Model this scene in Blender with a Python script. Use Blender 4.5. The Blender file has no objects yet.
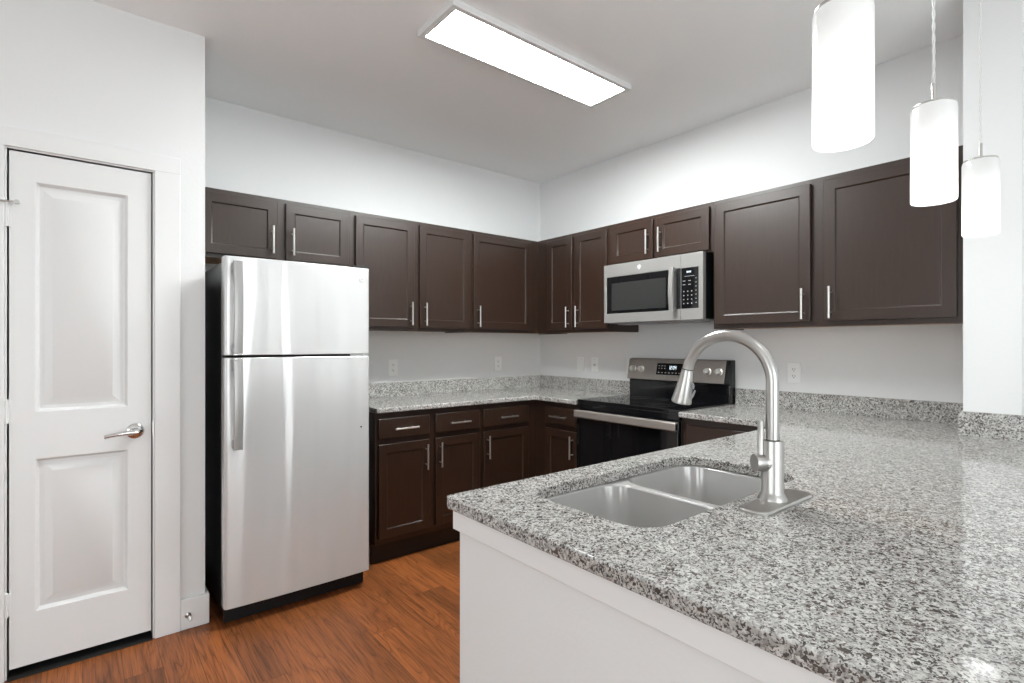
import bpy, bmesh, math
from mathutils import Vector, Matrix

PI = math.pi
scene = bpy.context.scene
COL = scene.collection

# ------------------------------------------------------------------ camera
cam_data = bpy.data.cameras.new('camera')
cam = bpy.data.objects.new('camera', cam_data)
COL.objects.link(cam)
cam.location = (-3.2009, -3.4707, 1.2846)
cam.rotation_euler = (PI / 2, 0, -0.6715)
cam_data.sensor_fit = 'HORIZONTAL'
cam_data.sensor_width = 36
cam_data.lens = 525.95 * 36 / 1024
cam_data.shift_x = (512 - 501.34) / 1024
cam_data.shift_y = (344.63 - 341.5) / 1024
cam_data.clip_start = 0.02
scene.camera = cam

# ------------------------------------------------------------------ world, daylight, exposure
world = bpy.data.worlds.new('sky')
scene.world = world
world.use_nodes = True
wbg = world.node_tree.nodes['Background']
wbg.inputs[0].default_value = (0.90, 0.95, 1.0, 1)
wbg.inputs[1].default_value = 0.3

vs = scene.view_settings
vs.view_transform = 'Standard'
vs.look = 'None'
vs.exposure = 0.12
vs.gamma = 1
vs.use_curve_mapping = False
scene.cycles.sample_clamp_indirect = 6
scene.cycles.blur_glossy = 0.3
scene.cycles.max_bounces = 10
scene.cycles.diffuse_bounces = 6


def area_light(name, loc, rot, sx, sy, power, color=(1, 1, 1)):
    d = bpy.data.lights.new(name, 'AREA')
    d.shape = 'RECTANGLE'
    d.size, d.size_y = sx, sy
    d.energy = power
    d.color = color
    o = bpy.data.objects.new(name, d)
    o.location = loc
    o.rotation_euler = rot
    COL.objects.link(o)
    return o


# unseen living-room windows, added to supply fill light (back wall behind the camera at y=-5.9, left wall at x=-7)
FILL_WIN_BACK = [(-4.00, -1.85), (-1.45, -0.70)]      # x ranges
FILL_WIN_LEFT = [(-5.4, -4.1), (-3.5, -2.2)]                    # y ranges
WZ0, WZ1 = 0.20, 2.45
YB, XL = -5.9, -7.0
for (a, b), pw_ in zip(FILL_WIN_BACK, (53, 9)):  # fill lights set in the added windows
    area_light('window_fill', ((a + b) / 2, YB - 0.10, (WZ0 + WZ1) / 2), (PI / 2, 0, 0), b - a, WZ1 - WZ0, pw_, (0.94, 0.995, 1.0))
for a, b in FILL_WIN_LEFT:
    area_light('window_fill', (XL - 0.10, (a + b) / 2, (WZ0 + WZ1) / 2), (PI / 2, 0, -PI / 2), b - a, WZ1 - WZ0, 31, (0.94, 0.995, 1.0))


sun_d = bpy.data.lights.new('sun', 'SUN')
sun_d.energy = 4.0
sun_d.angle = math.radians(1.0)
sun_d.color = (0.94, 0.995, 1.0)
sun = bpy.data.objects.new('sun', sun_d)
sun.rotation_euler = (math.radians(42), 0, 0)     # through the added living-room windows onto the added carpet
COL.objects.link(sun)

# ------------------------------------------------------------------ materials
def new_mat(name):
    m = bpy.data.materials.new(name)
    m.use_nodes = True
    return m, m.node_tree.nodes, m.node_tree.links, m.node_tree.nodes['Principled BSDF']


def mat(name, col, rough=0.5, metal=0.0, spec=0.5, coat=0.0, coat_rough=0.1, emis=None, estr=0.0, aniso=0.0, arot=0.0):
    m, n, l, b = new_mat(name)
    b.inputs['Base Color'].default_value = (*col, 1)
    b.inputs['Roughness'].default_value = rough
    b.inputs['Metallic'].default_value = metal
    b.inputs['Specular IOR Level'].default_value = spec
    b.inputs['Coat Weight'].default_value = coat
    b.inputs['Coat Roughness'].default_value = coat_rough
    if emis:
        b.inputs['Emission Color'].default_value = (*emis, 1)
        b.inputs['Emission Strength'].default_value = estr
    if aniso:
        b.inputs['Anisotropic'].default_value = aniso
        b.inputs['Anisotropic Rotation'].default_value = arot
        t = n.new('ShaderNodeTangent')
        t.direction_type = 'RADIAL'
        t.axis = 'Z'
        l.new(t.outputs[0], b.inputs['Tangent'])
    return m


def coords(n, l, scale=(1, 1, 1), rot=(0, 0, 0), world_space=True):
    """Position (world) or object coordinates, scaled."""
    if world_space:
        g = n.new('ShaderNodeNewGeometry')
        src = g.outputs['Position']
    else:
        g = n.new('ShaderNodeTexCoord')
        src = g.outputs['Object']
    mp = n.new('ShaderNodeMapping')
    mp.inputs['Scale'].default_value = scale
    mp.inputs['Rotation'].default_value = rot
    l.new(src, mp.inputs[0])
    return mp.outputs[0]


def noise(n, l, vec, scale, detail=2, rough=0.5, dist=0.0):
    t = n.new('ShaderNodeTexNoise')
    t.inputs['Scale'].default_value = scale
    t.inputs['Detail'].default_value = detail
    t.inputs['Roughness'].default_value = rough
    t.inputs['Distortion'].default_value = dist
    l.new(vec, t.inputs['Vector'])
    return t


def ramp(n, l, fac, stops, interp='LINEAR'):
    r = n.new('ShaderNodeValToRGB')
    r.color_ramp.interpolation = interp
    els = r.color_ramp.elements
    while len(els) < len(stops):
        els.new(0.5)
    for e, (p, c) in zip(els, stops):
        e.position = p
        e.color = (*c, 1) if len(c) == 3 else c
    l.new(fac, r.inputs[0])
    return r.outputs[0]


def mixrgb(n, l, fac, a, b, mode='MIX'):
    m = n.new('ShaderNodeMix')
    m.data_type = 'RGBA'
    m.blend_type = mode
    for s, v in ((m.inputs[0], fac), (m.inputs[6], a), (m.inputs[7], b)):
        if isinstance(v, (int, float)):
            s.default_value = v
        elif isinstance(v, tuple):
            s.default_value = (*v, 1)
        else:
            l.new(v, s)
    return m.outputs[2]


def mth(n, l, op, a, b=0.0):
    m = n.new('ShaderNodeMath')
    m.operation = op
    for s, v in ((m.inputs[0], a), (m.inputs[1], b)):
        if isinstance(v, (int, float)):
            s.default_value = v
        else:
            l.new(v, s)
    return m.outputs[0]


def bump(n, l, b, h, strength, dist):
    bp = n.new('ShaderNodeBump')
    bp.inputs['Strength'].default_value = strength
    bp.inputs['Distance'].default_value = dist
    l.new(h, bp.inputs['Height'])
    l.new(bp.outputs[0], b.inputs['Normal'])


def paint(name, col, rough=0.55, tex=0.15):
    m, n, l, b = new_mat(name)
    b.inputs['Base Color'].default_value = (*col, 1)
    b.inputs['Roughness'].default_value = rough
    b.inputs['Specular IOR Level'].default_value = 0.3
    v = coords(n, l)
    t = noise(n, l, v, 90, 3, 0.6)
    bump(n, l, b, t.outputs[0], tex, 0.004)
    return m


def granite():
    m, n, l, b = new_mat('speckled_granite')
    v = coords(n, l)
    w = noise(n, l, v, 95, 3, 0.6)
    off = n.new('ShaderNodeVectorMath'); off.operation = 'SCALE'
    off.inputs['Scale'].default_value = 0.013
    l.new(w.outputs['Color'], off.inputs[0])
    add = n.new('ShaderNodeVectorMath'); add.operation = 'ADD'
    l.new(v, add.inputs[0]); l.new(off.outputs[0], add.inputs[1])

    def vor(scale):
        t = n.new('ShaderNodeTexVoronoi')
        t.inputs['Scale'].default_value = scale
        l.new(add.outputs[0], t.inputs['Vector'])
        s = n.new('ShaderNodeSeparateColor')
        l.new(t.outputs['Color'], s.inputs[0])
        return s.outputs
    a = vor(160)
    c = vor(345)
    big = noise(n, l, v, 22, 2, 0.5)
    # pale feldspar, grey quartz and taupe grains
    base = ramp(n, l, a[0], [(0.0, (0.14, 0.133, 0.126)), (0.12, (0.27, 0.258, 0.245)), (0.30, (0.40, 0.388, 0.372)),
                             (0.54, (0.52, 0.505, 0.485)), (0.80, (0.65, 0.635, 0.615))], 'CONSTANT')
    fine = ramp(n, l, c[1], [(0.0, (0.22, 0.21, 0.20)), (0.22, (0.44, 0.428, 0.412)), (0.60, (0.60, 0.59, 0.575))], 'CONSTANT')
    mixd = mixrgb(n, l, 0.48, base, fine)
    # dark biotite flecks, in loose clusters
    thr = mth(n, l, 'MULTIPLY', big.outputs[0], 0.52)
    dk = mth(n, l, 'LESS_THAN', c[0], thr)
    dk2 = mth(n, l, 'LESS_THAN', a[2], mth(n, l, 'MULTIPLY', big.outputs[0], 0.10))
    dark = mth(n, l, 'MAXIMUM', mth(n, l, 'MULTIPLY', dk, 0.88), mth(n, l, 'MULTIPLY', dk2, 0.9))
    tone = mixrgb(n, l, a[1], (0.030, 0.026, 0.025), (0.085, 0.065, 0.055))
    col = mixrgb(n, l, dark, mixd, tone)
    l.new(col, b.inputs['Base Color'])
    b.inputs['Roughness'].default_value = 0.065
    b.inputs['Specular IOR Level'].default_value = 0.3
    return m


def wood_floor():
    """Oak planks running along world y: width 0.127 m, length 1.22 m, staggered row by row."""
    m, n, l, b = new_mat('oak_plank_floor')
    g = n.new('ShaderNodeNewGeometry')
    sp = n.new('ShaderNodeSeparateXYZ')
    l.new(g.outputs['Position'], sp.inputs[0])
    PW, PL = 0.127, 1.22
    xr = mth(n, l, 'DIVIDE', mth(n, l, 'ADD', sp.outputs[0], 0.028), PW)
    row = mth(n, l, 'FLOOR', xr)
    w1 = n.new('ShaderNodeTexWhiteNoise'); w1.noise_dimensions = '1D'
    l.new(row, w1.inputs['W'])
    yr = mth(n, l, 'ADD', mth(n, l, 'DIVIDE', sp.outputs[1], PL), mth(n, l, 'MULTIPLY', w1.outputs['Value'], 7.0))
    colm = mth(n, l, 'FLOOR', yr)
    cx = n.new('ShaderNodeCombineXYZ')
    l.new(row, cx.inputs[0]); l.new(colm, cx.inputs[1])
    w2 = n.new('ShaderNodeTexWhiteNoise'); w2.noise_dimensions = '2D'
    l.new(cx.outputs[0], w2.inputs['Vector'])
    # seams
    fx = mth(n, l, 'ABSOLUTE', mth(n, l, 'SUBTRACT', mth(n, l, 'FRACT', xr), 0.5))
    fy = mth(n, l, 'ABSOLUTE', mth(n, l, 'SUBTRACT', mth(n, l, 'FRACT', yr), 0.5))
    seam = mth(n, l, 'MAXIMUM', mth(n, l, 'GREATER_THAN', fx, 0.5 - 0.0010 / PW), mth(n, l, 'GREATER_THAN', fy, 0.5 - 0.0011 / PL))
    # grain, shifted plank by plank
    sc = n.new('ShaderNodeVectorMath'); sc.operation = 'SCALE'; sc.inputs['Scale'].default_value = 9.0
    l.new(w2.outputs['Color'], sc.inputs[0])
    ad = n.new('ShaderNodeVectorMath'); ad.operation = 'ADD'
    l.new(g.outputs['Position'], ad.inputs[0]); l.new(sc.outputs[0], ad.inputs[1])

    def stretched(sx, sy):
        mp = n.new('ShaderNodeMapping')
        mp.inputs['Scale'].default_value = (sx, sy, 1)
        l.new(ad.outputs[0], mp.inputs[0])
        return mp.outputs[0]
    n1 = noise(n, l, stretched(9.5, 0.95), 1.0, 1.5, 0.5, 0.25)
    rings = mth(n, l, 'FRACT', mth(n, l, 'MULTIPLY', n1.outputs[0], 15.0))
    n2 = noise(n, l, stretched(210, 5.0), 1.0, 4, 0.7)
    n3 = noise(n, l, stretched(26, 1.6), 1.0, 3, 0.6)
    light = (0.315, 0.103, 0.031)
    dark = (0.150, 0.046, 0.015)
    rc = ramp(n, l, rings, [(0.0, dark), (0.10, (0.245, 0.078, 0.024)), (0.45, light), (1.0, (0.270, 0.086, 0.026))])
    gc = ramp(n, l, n2.outputs[0], [(0.34, (0.40, 0.37, 0.36)), (0.47, (0.95, 0.95, 0.95)), (0.70, (1.22, 1.20, 1.16))])
    col = mixrgb(n, l, 1.0, rc, gc, 'MULTIPLY')
    bc = ramp(n, l, n3.outputs[0], [(0.30, (0.62, 0.60, 0.62)), (0.60, (1.04, 1.03, 1.0))])
    col = mixrgb(n, l, 0.8, col, bc, 'MULTIPLY')
    pl = ramp(n, l, w2.outputs['Value'], [(0.0, (0.68, 0.69, 0.74)), (0.35, (0.92, 0.90, 0.90)), (0.7, (1.05, 1.03, 1.0)), (1.0, (1.18, 1.14, 1.06))])
    col = mixrgb(n, l, 1.0, col, pl, 'MULTIPLY')
    col = mixrgb(n, l, mth(n, l, 'MULTIPLY', seam, 0.75), col, (0.045, 0.015, 0.007))
    l.new(col, b.inputs['Base Color'])
    b.inputs['Roughness'].default_value = 0.42
    b.inputs['Specular IOR Level'].default_value = 0.35
    bump(n, l, b, mth(n, l, 'SUBTRACT', n2.outputs[0], seam), 0.10, 0.002)
    return m


def espresso():
    m, n, l, b = new_mat('espresso_stained_wood')
    v = coords(n, l, scale=(14, 14, 1.2))
    t = noise(n, l, v, 6, 4, 0.6, 0.4)
    c = ramp(n, l, t.outputs[0], [(0.3, (0.0205, 0.0088, 0.0046)), (0.7, (0.0290, 0.0130, 0.0072))])
    l.new(c, b.inputs['Base Color'])
    b.inputs['Roughness'].default_value = 0.36
    b.inputs['Specular IOR Level'].default_value = 0.55
    b.inputs['Coat Weight'].default_value = 0.15
    b.inputs['Coat Roughness'].default_value = 0.28
    return m


def brushed_steel(name, col=(0.60, 0.59, 0.58), rough=0.27, aniso=0.7, wavy=0.0, arot=0.0):
    m, n, l, b = new_mat(name)
    b.inputs['Metallic'].default_value = 0.3
    b.inputs['Anisotropic'].default_value = aniso
    b.inputs['Anisotropic Rotation'].default_value = arot
    tg = n.new('ShaderNodeCombineXYZ')
    tg.inputs[0].default_value, tg.inputs[1].default_value, tg.inputs[2].default_value = 0.02, 0.01, 1.0
    l.new(tg.outputs[0], b.inputs['Tangent'])
    b.inputs['Base Color'].default_value = (*col, 1)
    b.inputs['Roughness'].default_value = rough
    if wavy:
        v2 = coords(n, l, scale=(6, 6, 0.8))
        t2 = noise(n, l, v2, 1.0, 1, 0.4, 0.3)
        bump(n, l, b, t2.outputs[0], 1.0, wavy)
    return m


def opal_glass():
    m, n, l, b = new_mat('opal_glass')
    out = n['Material Output']
    tr = n.new('ShaderNodeBsdfTranslucent')
    tr.inputs[0].default_value = (0.92, 0.92, 0.92, 1)
    b.inputs['Base Color'].default_value = (0.85, 0.85, 0.85, 1)
    b.inputs['Roughness'].default_value = 0.15
    mx = n.new('ShaderNodeMixShader')
    mx.inputs[0].default_value = 0.45
    l.new(tr.outputs[0], mx.inputs[1]); l.new(b.outputs[0], mx.inputs[2])
    l.new(mx.outputs[0], out.inputs[0])
    return m


M = dict(
    wall=paint('white_wall_paint', (0.76, 0.763, 0.765), 0.6, 0.12),
    ceiling=paint('ceiling_paint', (0.94, 0.95, 0.95), 0.75, 0.15),
    trim=mat('white_trim_paint', (0.78, 0.78, 0.78), 0.35, spec=0.4),
    door=mat('white_door_paint', (0.76, 0.76, 0.76), 0.38, spec=0.4),
    floor=wood_floor(),
    granite=granite(),
    wood=espresso(),
    raw=mat('light_plywood', (0.46, 0.25, 0.12), 0.6),
    toe=mat('black_toe_board', (0.012, 0.009, 0.008), 0.4),
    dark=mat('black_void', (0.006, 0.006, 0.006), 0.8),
    steel=brushed_steel('brushed_stainless', (0.30, 0.29, 0.28), 0.30, 0.6),
    fridge=brushed_steel('fridge_stainless', (0.64, 0.64, 0.64), 0.19, 0.50, 0.045),
    sink=brushed_steel('sink_stainless', (0.50, 0.49, 0.48), 0.16, 0.55, 0.0),
    nickel=mat('brushed_nickel', (0.52, 0.508, 0.492), 0.28, 1.0),
    badge=mat('badge_enamel', (0.62, 0.62, 0.63), 0.45, 0.3),
    seam=mat('dark_seam', (0.03, 0.03, 0.03), 0.5),
    pull=mat('satin_nickel_pull', (0.70, 0.68, 0.65), 0.30, 1.0),
    chrome=mat('polished_chrome', (0.72, 0.72, 0.72), 0.12, 1.0),
    handle_steel=brushed_steel('handle_stainless', (0.36, 0.355, 0.35), 0.24, 0.3),
    steel_dark=brushed_steel('slate_stainless', (0.27, 0.240, 0.220), 0.30, 0.6),
    blackmetal=mat('black_enamel', (0.010, 0.010, 0.011), 0.28, spec=0.5),
    blackplastic=mat('black_plastic', (0.009, 0.009, 0.010), 0.5, spec=0.3),
    glass=mat('black_glass', (0.006, 0.006, 0.007), 0.05, spec=0.6),
    mwglass=mat('microwave_window_glass', (0.030, 0.031, 0.030), 0.10, spec=0.6),
    ring=mat('burner_ring_print', (0.06, 0.06, 0.06), 0.2),
    grey=mat('grey_plastic', (0.30, 0.30, 0.31), 0.4),
    key=mat('keypad_print', (0.32, 0.32, 0.32), 0.5),
    clock=mat('clock_display', (0, 0, 0), 0.4, emis=(0.75, 0.90, 1.0), estr=1.6),
    white_plastic=mat('white_plastic', (0.88, 0.88, 0.87), 0.35),
    slot=mat('outlet_slot', (0.05, 0.05, 0.05), 0.6),
    opal=opal_glass(),
    bulb=mat('bulb_glow', (1, 1, 1), 0.5, emis=(1.0, 0.985, 0.96), estr=1.2),
    glow=mat('frosted_glow', (0.9, 0.9, 0.9), 0.5, emis=(0.98, 1.0, 0.99), estr=7.0),
    led=mat('led_diffuser', (0.9, 0.9, 0.9), 0.5, emis=(0.955, 1.0, 0.992), estr=76.0),
    cord=mat('clear_cord', (0.70, 0.70, 0.69), 0.25),
    carpet=paint('bounce_carpet', (0.76, 0.76, 0.755), 0.95, 0.4),  # kept pale so the added carpet bounces light upward
    rubber=mat('white_rubber', (0.72, 0.72, 0.70), 0.6),
)


# ------------------------------------------------------------------ mesh helpers
def box(bm, x0, x1, y0, y1, z0, z1):
    x0, x1 = min(x0, x1), max(x0, x1)
    y0, y1 = min(y0, y1), max(y0, y1)
    z0, z1 = min(z0, z1), max(z0, z1)
    v = [bm.verts.new(p) for p in ((x0, y0, z0), (x1, y0, z0), (x1, y1, z0), (x0, y1, z0),
                                   (x0, y0, z1), (x1, y0, z1), (x1, y1, z1), (x0, y1, z1))]
    for f in ((3, 2, 1, 0), (4, 5, 6, 7), (0, 1, 5, 4), (1, 2, 6, 5), (2, 3, 7, 6), (3, 0, 4, 7)):
        bm.faces.new([v[i] for i in f])


def frame_from(d):
    d = Vector(d).normalized()
    up = Vector((0, 0, 1)) if abs(d.z) < 0.95 else Vector((1, 0, 0))
    a = d.cross(up).normalized()
    return a, a.cross(d).normalized()


def tube(bm, pts, radii, seg=16, caps=True, ax=None):
    """A round tube along pts."""
    pts = [Vector(p) for p in pts]
    if not isinstance(radii, (list, tuple)):
        radii = [radii] * len(pts)
    rings = []
    a = None
    for i, p in enumerate(pts):
        if i == 0:
            d = pts[1] - pts[0]
        elif i == len(pts) - 1:
            d = pts[-1] - pts[-2]
        else:
            d = (pts[i + 1] - p).normalized() + (p - pts[i - 1]).normalized()
        d.normalize()
        if a is None:
            a, bb = frame_from(d)
        else:
            a = (a - d * a.dot(d)).normalized()
        bb = d.cross(a)
        r = radii[i]
        rings.append([bm.verts.new(p + (a * math.cos(t) + bb * math.sin(t)) * r)
                      for t in (2 * PI * k / seg for k in range(seg))])
    for r0, r1 in zip(rings, rings[1:]):
        for k in range(seg):
            bm.faces.new((r0[k], r0[(k + 1) % seg], r1[(k + 1) % seg], r1[k]))
    if caps:
        bm.faces.new(list(reversed(rings[0])))
        bm.faces.new(rings[-1])


def lathe(bm, prof, c=(0, 0, 0), axis=(0, 0, 1), seg=32, caps=True):
    """prof: (radius, distance along axis)."""
    c = Vector(c)
    d = Vector(axis).normalized()
    a, bb = frame_from(d)
    rings = []
    for r, h in prof:
        rings.append([bm.verts.new(c + d * h + (a * math.cos(t) + bb * math.sin(t)) * max(r, 1e-5))
                      for t in (2 * PI * k / seg for k in range(seg))])
    for r0, r1 in zip(rings, rings[1:]):
        for k in range(seg):
            bm.faces.new((r0[k], r0[(k + 1) % seg], r1[(k + 1) % seg], r1[k]))
    if caps:
        bm.faces.new(list(reversed(rings[0])))
        bm.faces.new(rings[-1])


def rrect(x0, x1, y0, y1, r, seg=8):
    """Rounded rectangle outline, counter-clockwise."""
    out = []
    for cx, cy, a0 in ((x1 - r, y1 - r, 0), (x0 + r, y1 - r, 90), (x0 + r, y0 + r, 180), (x1 - r, y0 + r, 270)):
        for k in range(seg + 1):
            t = math.radians(a0 + 90 * k / seg)
            out.append((cx + r * math.cos(t), cy + r * math.sin(t)))
    return out


def prism(bm, outline, z0, z1, plane='xy'):
    """Extrude a 2D outline: plane 'xy' along z, 'xz' along y, 'yz' along x."""
    def P(u, v, w):
        return (u, v, w) if plane == 'xy' else ((u, w, v) if plane == 'xz' else (w, u, v))
    a = [bm.verts.new(P(u, v, z0)) for u, v in outline]
    b = [bm.verts.new(P(u, v, z1)) for u, v in outline]
    nn = len(outline)
    bm.faces.new(list(reversed(a)))
    bm.faces.new(b)
    for k in range(nn):
        bm.faces.new((a[k], a[(k + 1) % nn], b[(k + 1) % nn], b[k]))


def loft(bm, loops, close_last=False, close_first=False):
    rings = [[bm.verts.new(p) for p in lp] for lp in loops]
    nn = len(rings[0])
    for r0, r1 in zip(rings, rings[1:]):
        for k in range(nn):
            bm.faces.new((r0[k], r0[(k + 1) % nn], r1[(k + 1) % nn], r1[k]))
    if close_last:
        bm.faces.new(rings[-1])
    if close_first:
        bm.faces.new(list(reversed(rings[0])))


def panelled(bm, x0, x1, z0, z1, yf, t, panels, rec=0.008, slope=0.008, raised=0.0, field=0.03):
    """A slab whose front (at y=yf, facing -y) carries recessed panels (x0,x1,z0,z1); raised>0 adds a raised field."""
    xs = sorted({x0, x1, *[p[0] for p in panels], *[p[1] for p in panels]})
    zs = sorted({z0, z1, *[p[2] for p in panels], *[p[3] for p in panels]})
    grid = {}

    def V(x, z, y=yf):
        k = (round(x, 6), round(z, 6), round(y, 6))
        if k not in grid:
            grid[k] = bm.verts.new((x, y, z))
        return grid[k]
    for i in range(len(xs) - 1):
        for j in range(len(zs) - 1):
            a, b, c, d = xs[i], xs[i + 1], zs[j], zs[j + 1]
            if any(abs(p[0] - a) < 1e-6 and abs(p[1] - b) < 1e-6 and abs(p[2] - c) < 1e-6 and abs(p[3] - d) < 1e-6 for p in panels):
                loops = [(0, 0), (slope, rec)]
                if raised > 0:
                    loops += [(slope + field * 0.35, rec), (slope + field, rec - raised)]
                for (o0, d0), (o1, d1) in zip(loops, loops[1:]):
                    q0 = [V(a + o0, c + o0, yf + d0), V(b - o0, c + o0, yf + d0), V(b - o0, d - o0, yf + d0), V(a + o0, d - o0, yf + d0)]
                    q1 = [V(a + o1, c + o1, yf + d1), V(b - o1, c + o1, yf + d1), V(b - o1, d - o1, yf + d1), V(a + o1, d - o1, yf + d1)]
                    for k in range(4):
                        bm.faces.new((q0[k], q0[(k + 1) % 4], q1[(k + 1) % 4], q1[k]))
                bm.faces.new(q1)
            else:
                bm.faces.new((V(a, c), V(b, c), V(b, d), V(a, d)))
    # sides and back
    yb = yf + t
    per = [(x, z0) for x in xs] + [(x1, z) for z in zs[1:]] + [(x, z1) for x in reversed(xs[:-1])] + [(x0, z) for z in reversed(zs[1:-1])]
    fr = [V(x, z) for x, z in per]
    bk = [bm.verts.new((x, yb, z)) for x, z in per]
    nn = len(per)
    for k in range(nn):
        bm.faces.new((fr[(k + 1) % nn], fr[k], bk[k], bk[(k + 1) % nn]))
    bm.faces.new(bk)


def obj(name, bm, material, parent=None, bevel=0.0, smooth=False, seg=2, angle=35):
    bmesh.ops.recalc_face_normals(bm, faces=bm.faces)
    me = bpy.data.meshes.new(name)
    bm.to_mesh(me)
    bm.free()
    me.materials.append(material)
    o = bpy.data.objects.new(name, me)
    COL.objects.link(o)
    if parent is not None:
        o.parent = parent
    if bevel:
        md = o.modifiers.new('bevel', 'BEVEL')
        md.width = bevel
        md.segments = seg
        md.limit_method = 'ANGLE'
        md.angle_limit = math.radians(angle)
        md.harden_normals = False
    if smooth or bevel:
        for p in me.polygons:
            p.use_smooth = True
        me.set_sharp_from_angle(angle=math.radians(angle))
    return o


def thing(name, label, cat, loc=(0, 0, 0), rz=0.0, group=None):
    o = bpy.data.objects.new(name, None)
    o.empty_display_size = 0.1
    o.location = loc
    o.rotation_euler = (0, 0, rz)
    COL.objects.link(o)
    tag(o, label, cat, group)
    return o


def tag(o, label, cat, group=None):
    o['label'] = label
    o['category'] = cat
    if group:
        o['group'] = group
    return o


def struct(name, bm, m, label=None, parent=None, **kw):
    o = obj(name, bm, m, parent, **kw)
    if parent is None:
        o['kind'] = 'structure'
        if label:
            o['label'] = label
    return o


def bxobj(name, m, parent, *dims, **kw):
    bm = bmesh.new()
    for d in dims:
        box(bm, *d)
    return obj(name, bm, m, parent, **kw)


# ------------------------------------------------------------------ measures
CH = 2.7274                 # ceiling
CT, CB = 0.9144, 0.8844     # worktop top / bottom
UB, UT = 1.3752, 2.1183     # upper cabinets
UD = 0.3233                 # upper cabinet depth (face frame)
CD = 0.6406                 # counter depth
BD = 0.6026                 # base cabinet depth (face frame)
PY = -0.674                 # pantry wall face
PX = -2.754                 # pantry wall corner
FL = -0.020                 # floor level
NX = -0.375                 # front part of right wall
NY = -2.960                 # its corner

# ------------------------------------------------------------------ room shell
bm = bmesh.new(); box(bm, XL - .2, 0.2, -3.95, 0.2, FL - .1, FL)
struct('floor', bm, M['floor'], 'reddish brown oak plank floor')
bm = bmesh.new(); box(bm, XL - .2, 0.2, YB - .2, -3.95, FL - .1, FL)  # unseen carpet, added to throw light up at the ceiling
struct('added_floor_living', bm, M['carpet'], 'pale carpet added to the unseen living room to bounce light')
bm = bmesh.new(); box(bm, XL - .2, 0.2, YB - .2, 0.2, CH, CH + .1)
struct('ceiling', bm, M['ceiling'], 'plain white ceiling')
bm = bmesh.new(); box(bm, PX - .12, 0.2, 0, 0.12, FL, CH)
struct('wall_back', bm, M['wall'], 'white wall behind the refrigerator and left cabinets')
bm = bmesh.new(); box(bm, 0, 0.12, NY, 0, FL, CH)
struct('wall_right', bm, M['wall'], 'white wall behind the range and microwave')
bm = bmesh.new(); box(bm, NX, 0.12, -3.133, NY, FL, CH); box(bm, NX + .012, 0.12, YB, -3.133, FL, CH)
struct('wall_right_front', bm, M['wall'], 'white wall end at the right behind the pendants')

# pantry wall with door opening
DX0, DX1, DZ = -3.4335, -2.9600, 2.050
bm = bmesh.new()
box(bm, XL, DX0, PY, PY + .11, FL, CH)
box(bm, DX1, PX, PY, PY + .11, FL, CH)
box(bm, DX0, DX1, PY, PY + .11, DZ, CH)
box(bm, PX - .11, PX, PY + .11, 0, FL, CH)
struct('wall_left', bm, M['wall'], 'white pantry wall left of the refrigerator')
bm = bmesh.new(); box(bm, XL - .12, XL, YB, FILL_WIN_LEFT[0][0], FL, CH); box(bm, XL - .12, XL, FILL_WIN_LEFT[0][1], FILL_WIN_LEFT[1][0], FL, CH)
box(bm, XL - .12, XL, FILL_WIN_LEFT[1][1], PY + .11, FL, CH); box(bm, XL - .12, XL, YB, PY + .11, FL, WZ0); box(bm, XL - .12, XL, YB, PY + .11, WZ1, CH)
struct('wall_left_living', bm, M['wall'])
bm = bmesh.new()
ex = [XL] + [v for w in FILL_WIN_BACK for v in w] + [0.12]
for i in range(0, len(ex), 2):
    box(bm, ex[i], ex[i + 1], YB - .12, YB, FL, CH)
box(bm, XL, 0.12, YB - .12, YB, FL, WZ0); box(bm, XL, 0.12, YB - .12, YB, WZ1, CH)
struct('wall_front', bm, M['wall'])
k = 1
for a, b in FILL_WIN_BACK:  # frames of the unseen back windows added for the fill light
    bm = bmesh.new()
    for d in ((a, a + .05), (b - .05, b), ((a + b) / 2 - .02, (a + b) / 2 + .02)):
        box(bm, d[0], d[1], YB - .08, YB, WZ0, WZ1)
    for z in (WZ0, (WZ0 + WZ1) / 2, WZ1 - .05):
        box(bm, a, b, YB - .08, YB, z, z + .05)
    struct('window_%d' % k, bm, M['trim']); k += 1
for a, b in FILL_WIN_LEFT:  # frames of the unseen left windows, added likewise for fill
    bm = bmesh.new()
    for d in ((a, a + .05), (b - .05, b), ((a + b) / 2 - .02, (a + b) / 2 + .02)):
        box(bm, XL - .08, XL, d[0], d[1], WZ0, WZ1)
    for z in (WZ0, (WZ0 + WZ1) / 2, WZ1 - .05):
        box(bm, XL - .08, XL, a, b, z, z + .05)
    struct('window_%d' % k, bm, M['trim']); k += 1

# pantry door -------------------------------------------------------
dm = bmesh.new()
dx0, dx1 = DX0 + .0055, DX1 - .0045
panelled(dm, dx0, dx1, 0.015, 2.0445, PY + .002, 0.035,
         [(-3.350, -3.050, 1.016, 1.932), (-3.350, -3.050, 0.222, 0.828)], rec=0.018, slope=0.010, raised=0.015, field=0.042)
door = struct('door_1', dm, M['door'], 'narrow white two-panel pantry door with lever handle', bevel=0.0012)
hb = bmesh.new()
hy = PY + .002
hx, hz = -3.024, 0.907
lathe(hb, [(0.033, 0), (0.033, 0.004), (0.028, 0.009), (0.016, 0.012), (0.0135, 0.040), (0.015, 0.044), (0.015, 0.056), (0.008, 0.060)],
      (hx, hy, hz), (0, -1, 0), 28)
lv = [(hx + .008, hy - .050, hz), (hx - .03, hy - .052, hz + .001), (hx - .07, hy - .050, hz - .003), (hx - .108, hy - .045, hz - .010)]
tube(hb, lv, [0.0105, 0.0100, 0.0088, 0.0075], 14)
h = obj('lever_handle', hb, M['chrome'], door, smooth=True)
h['label'] = 'chrome lever handle'
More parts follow.
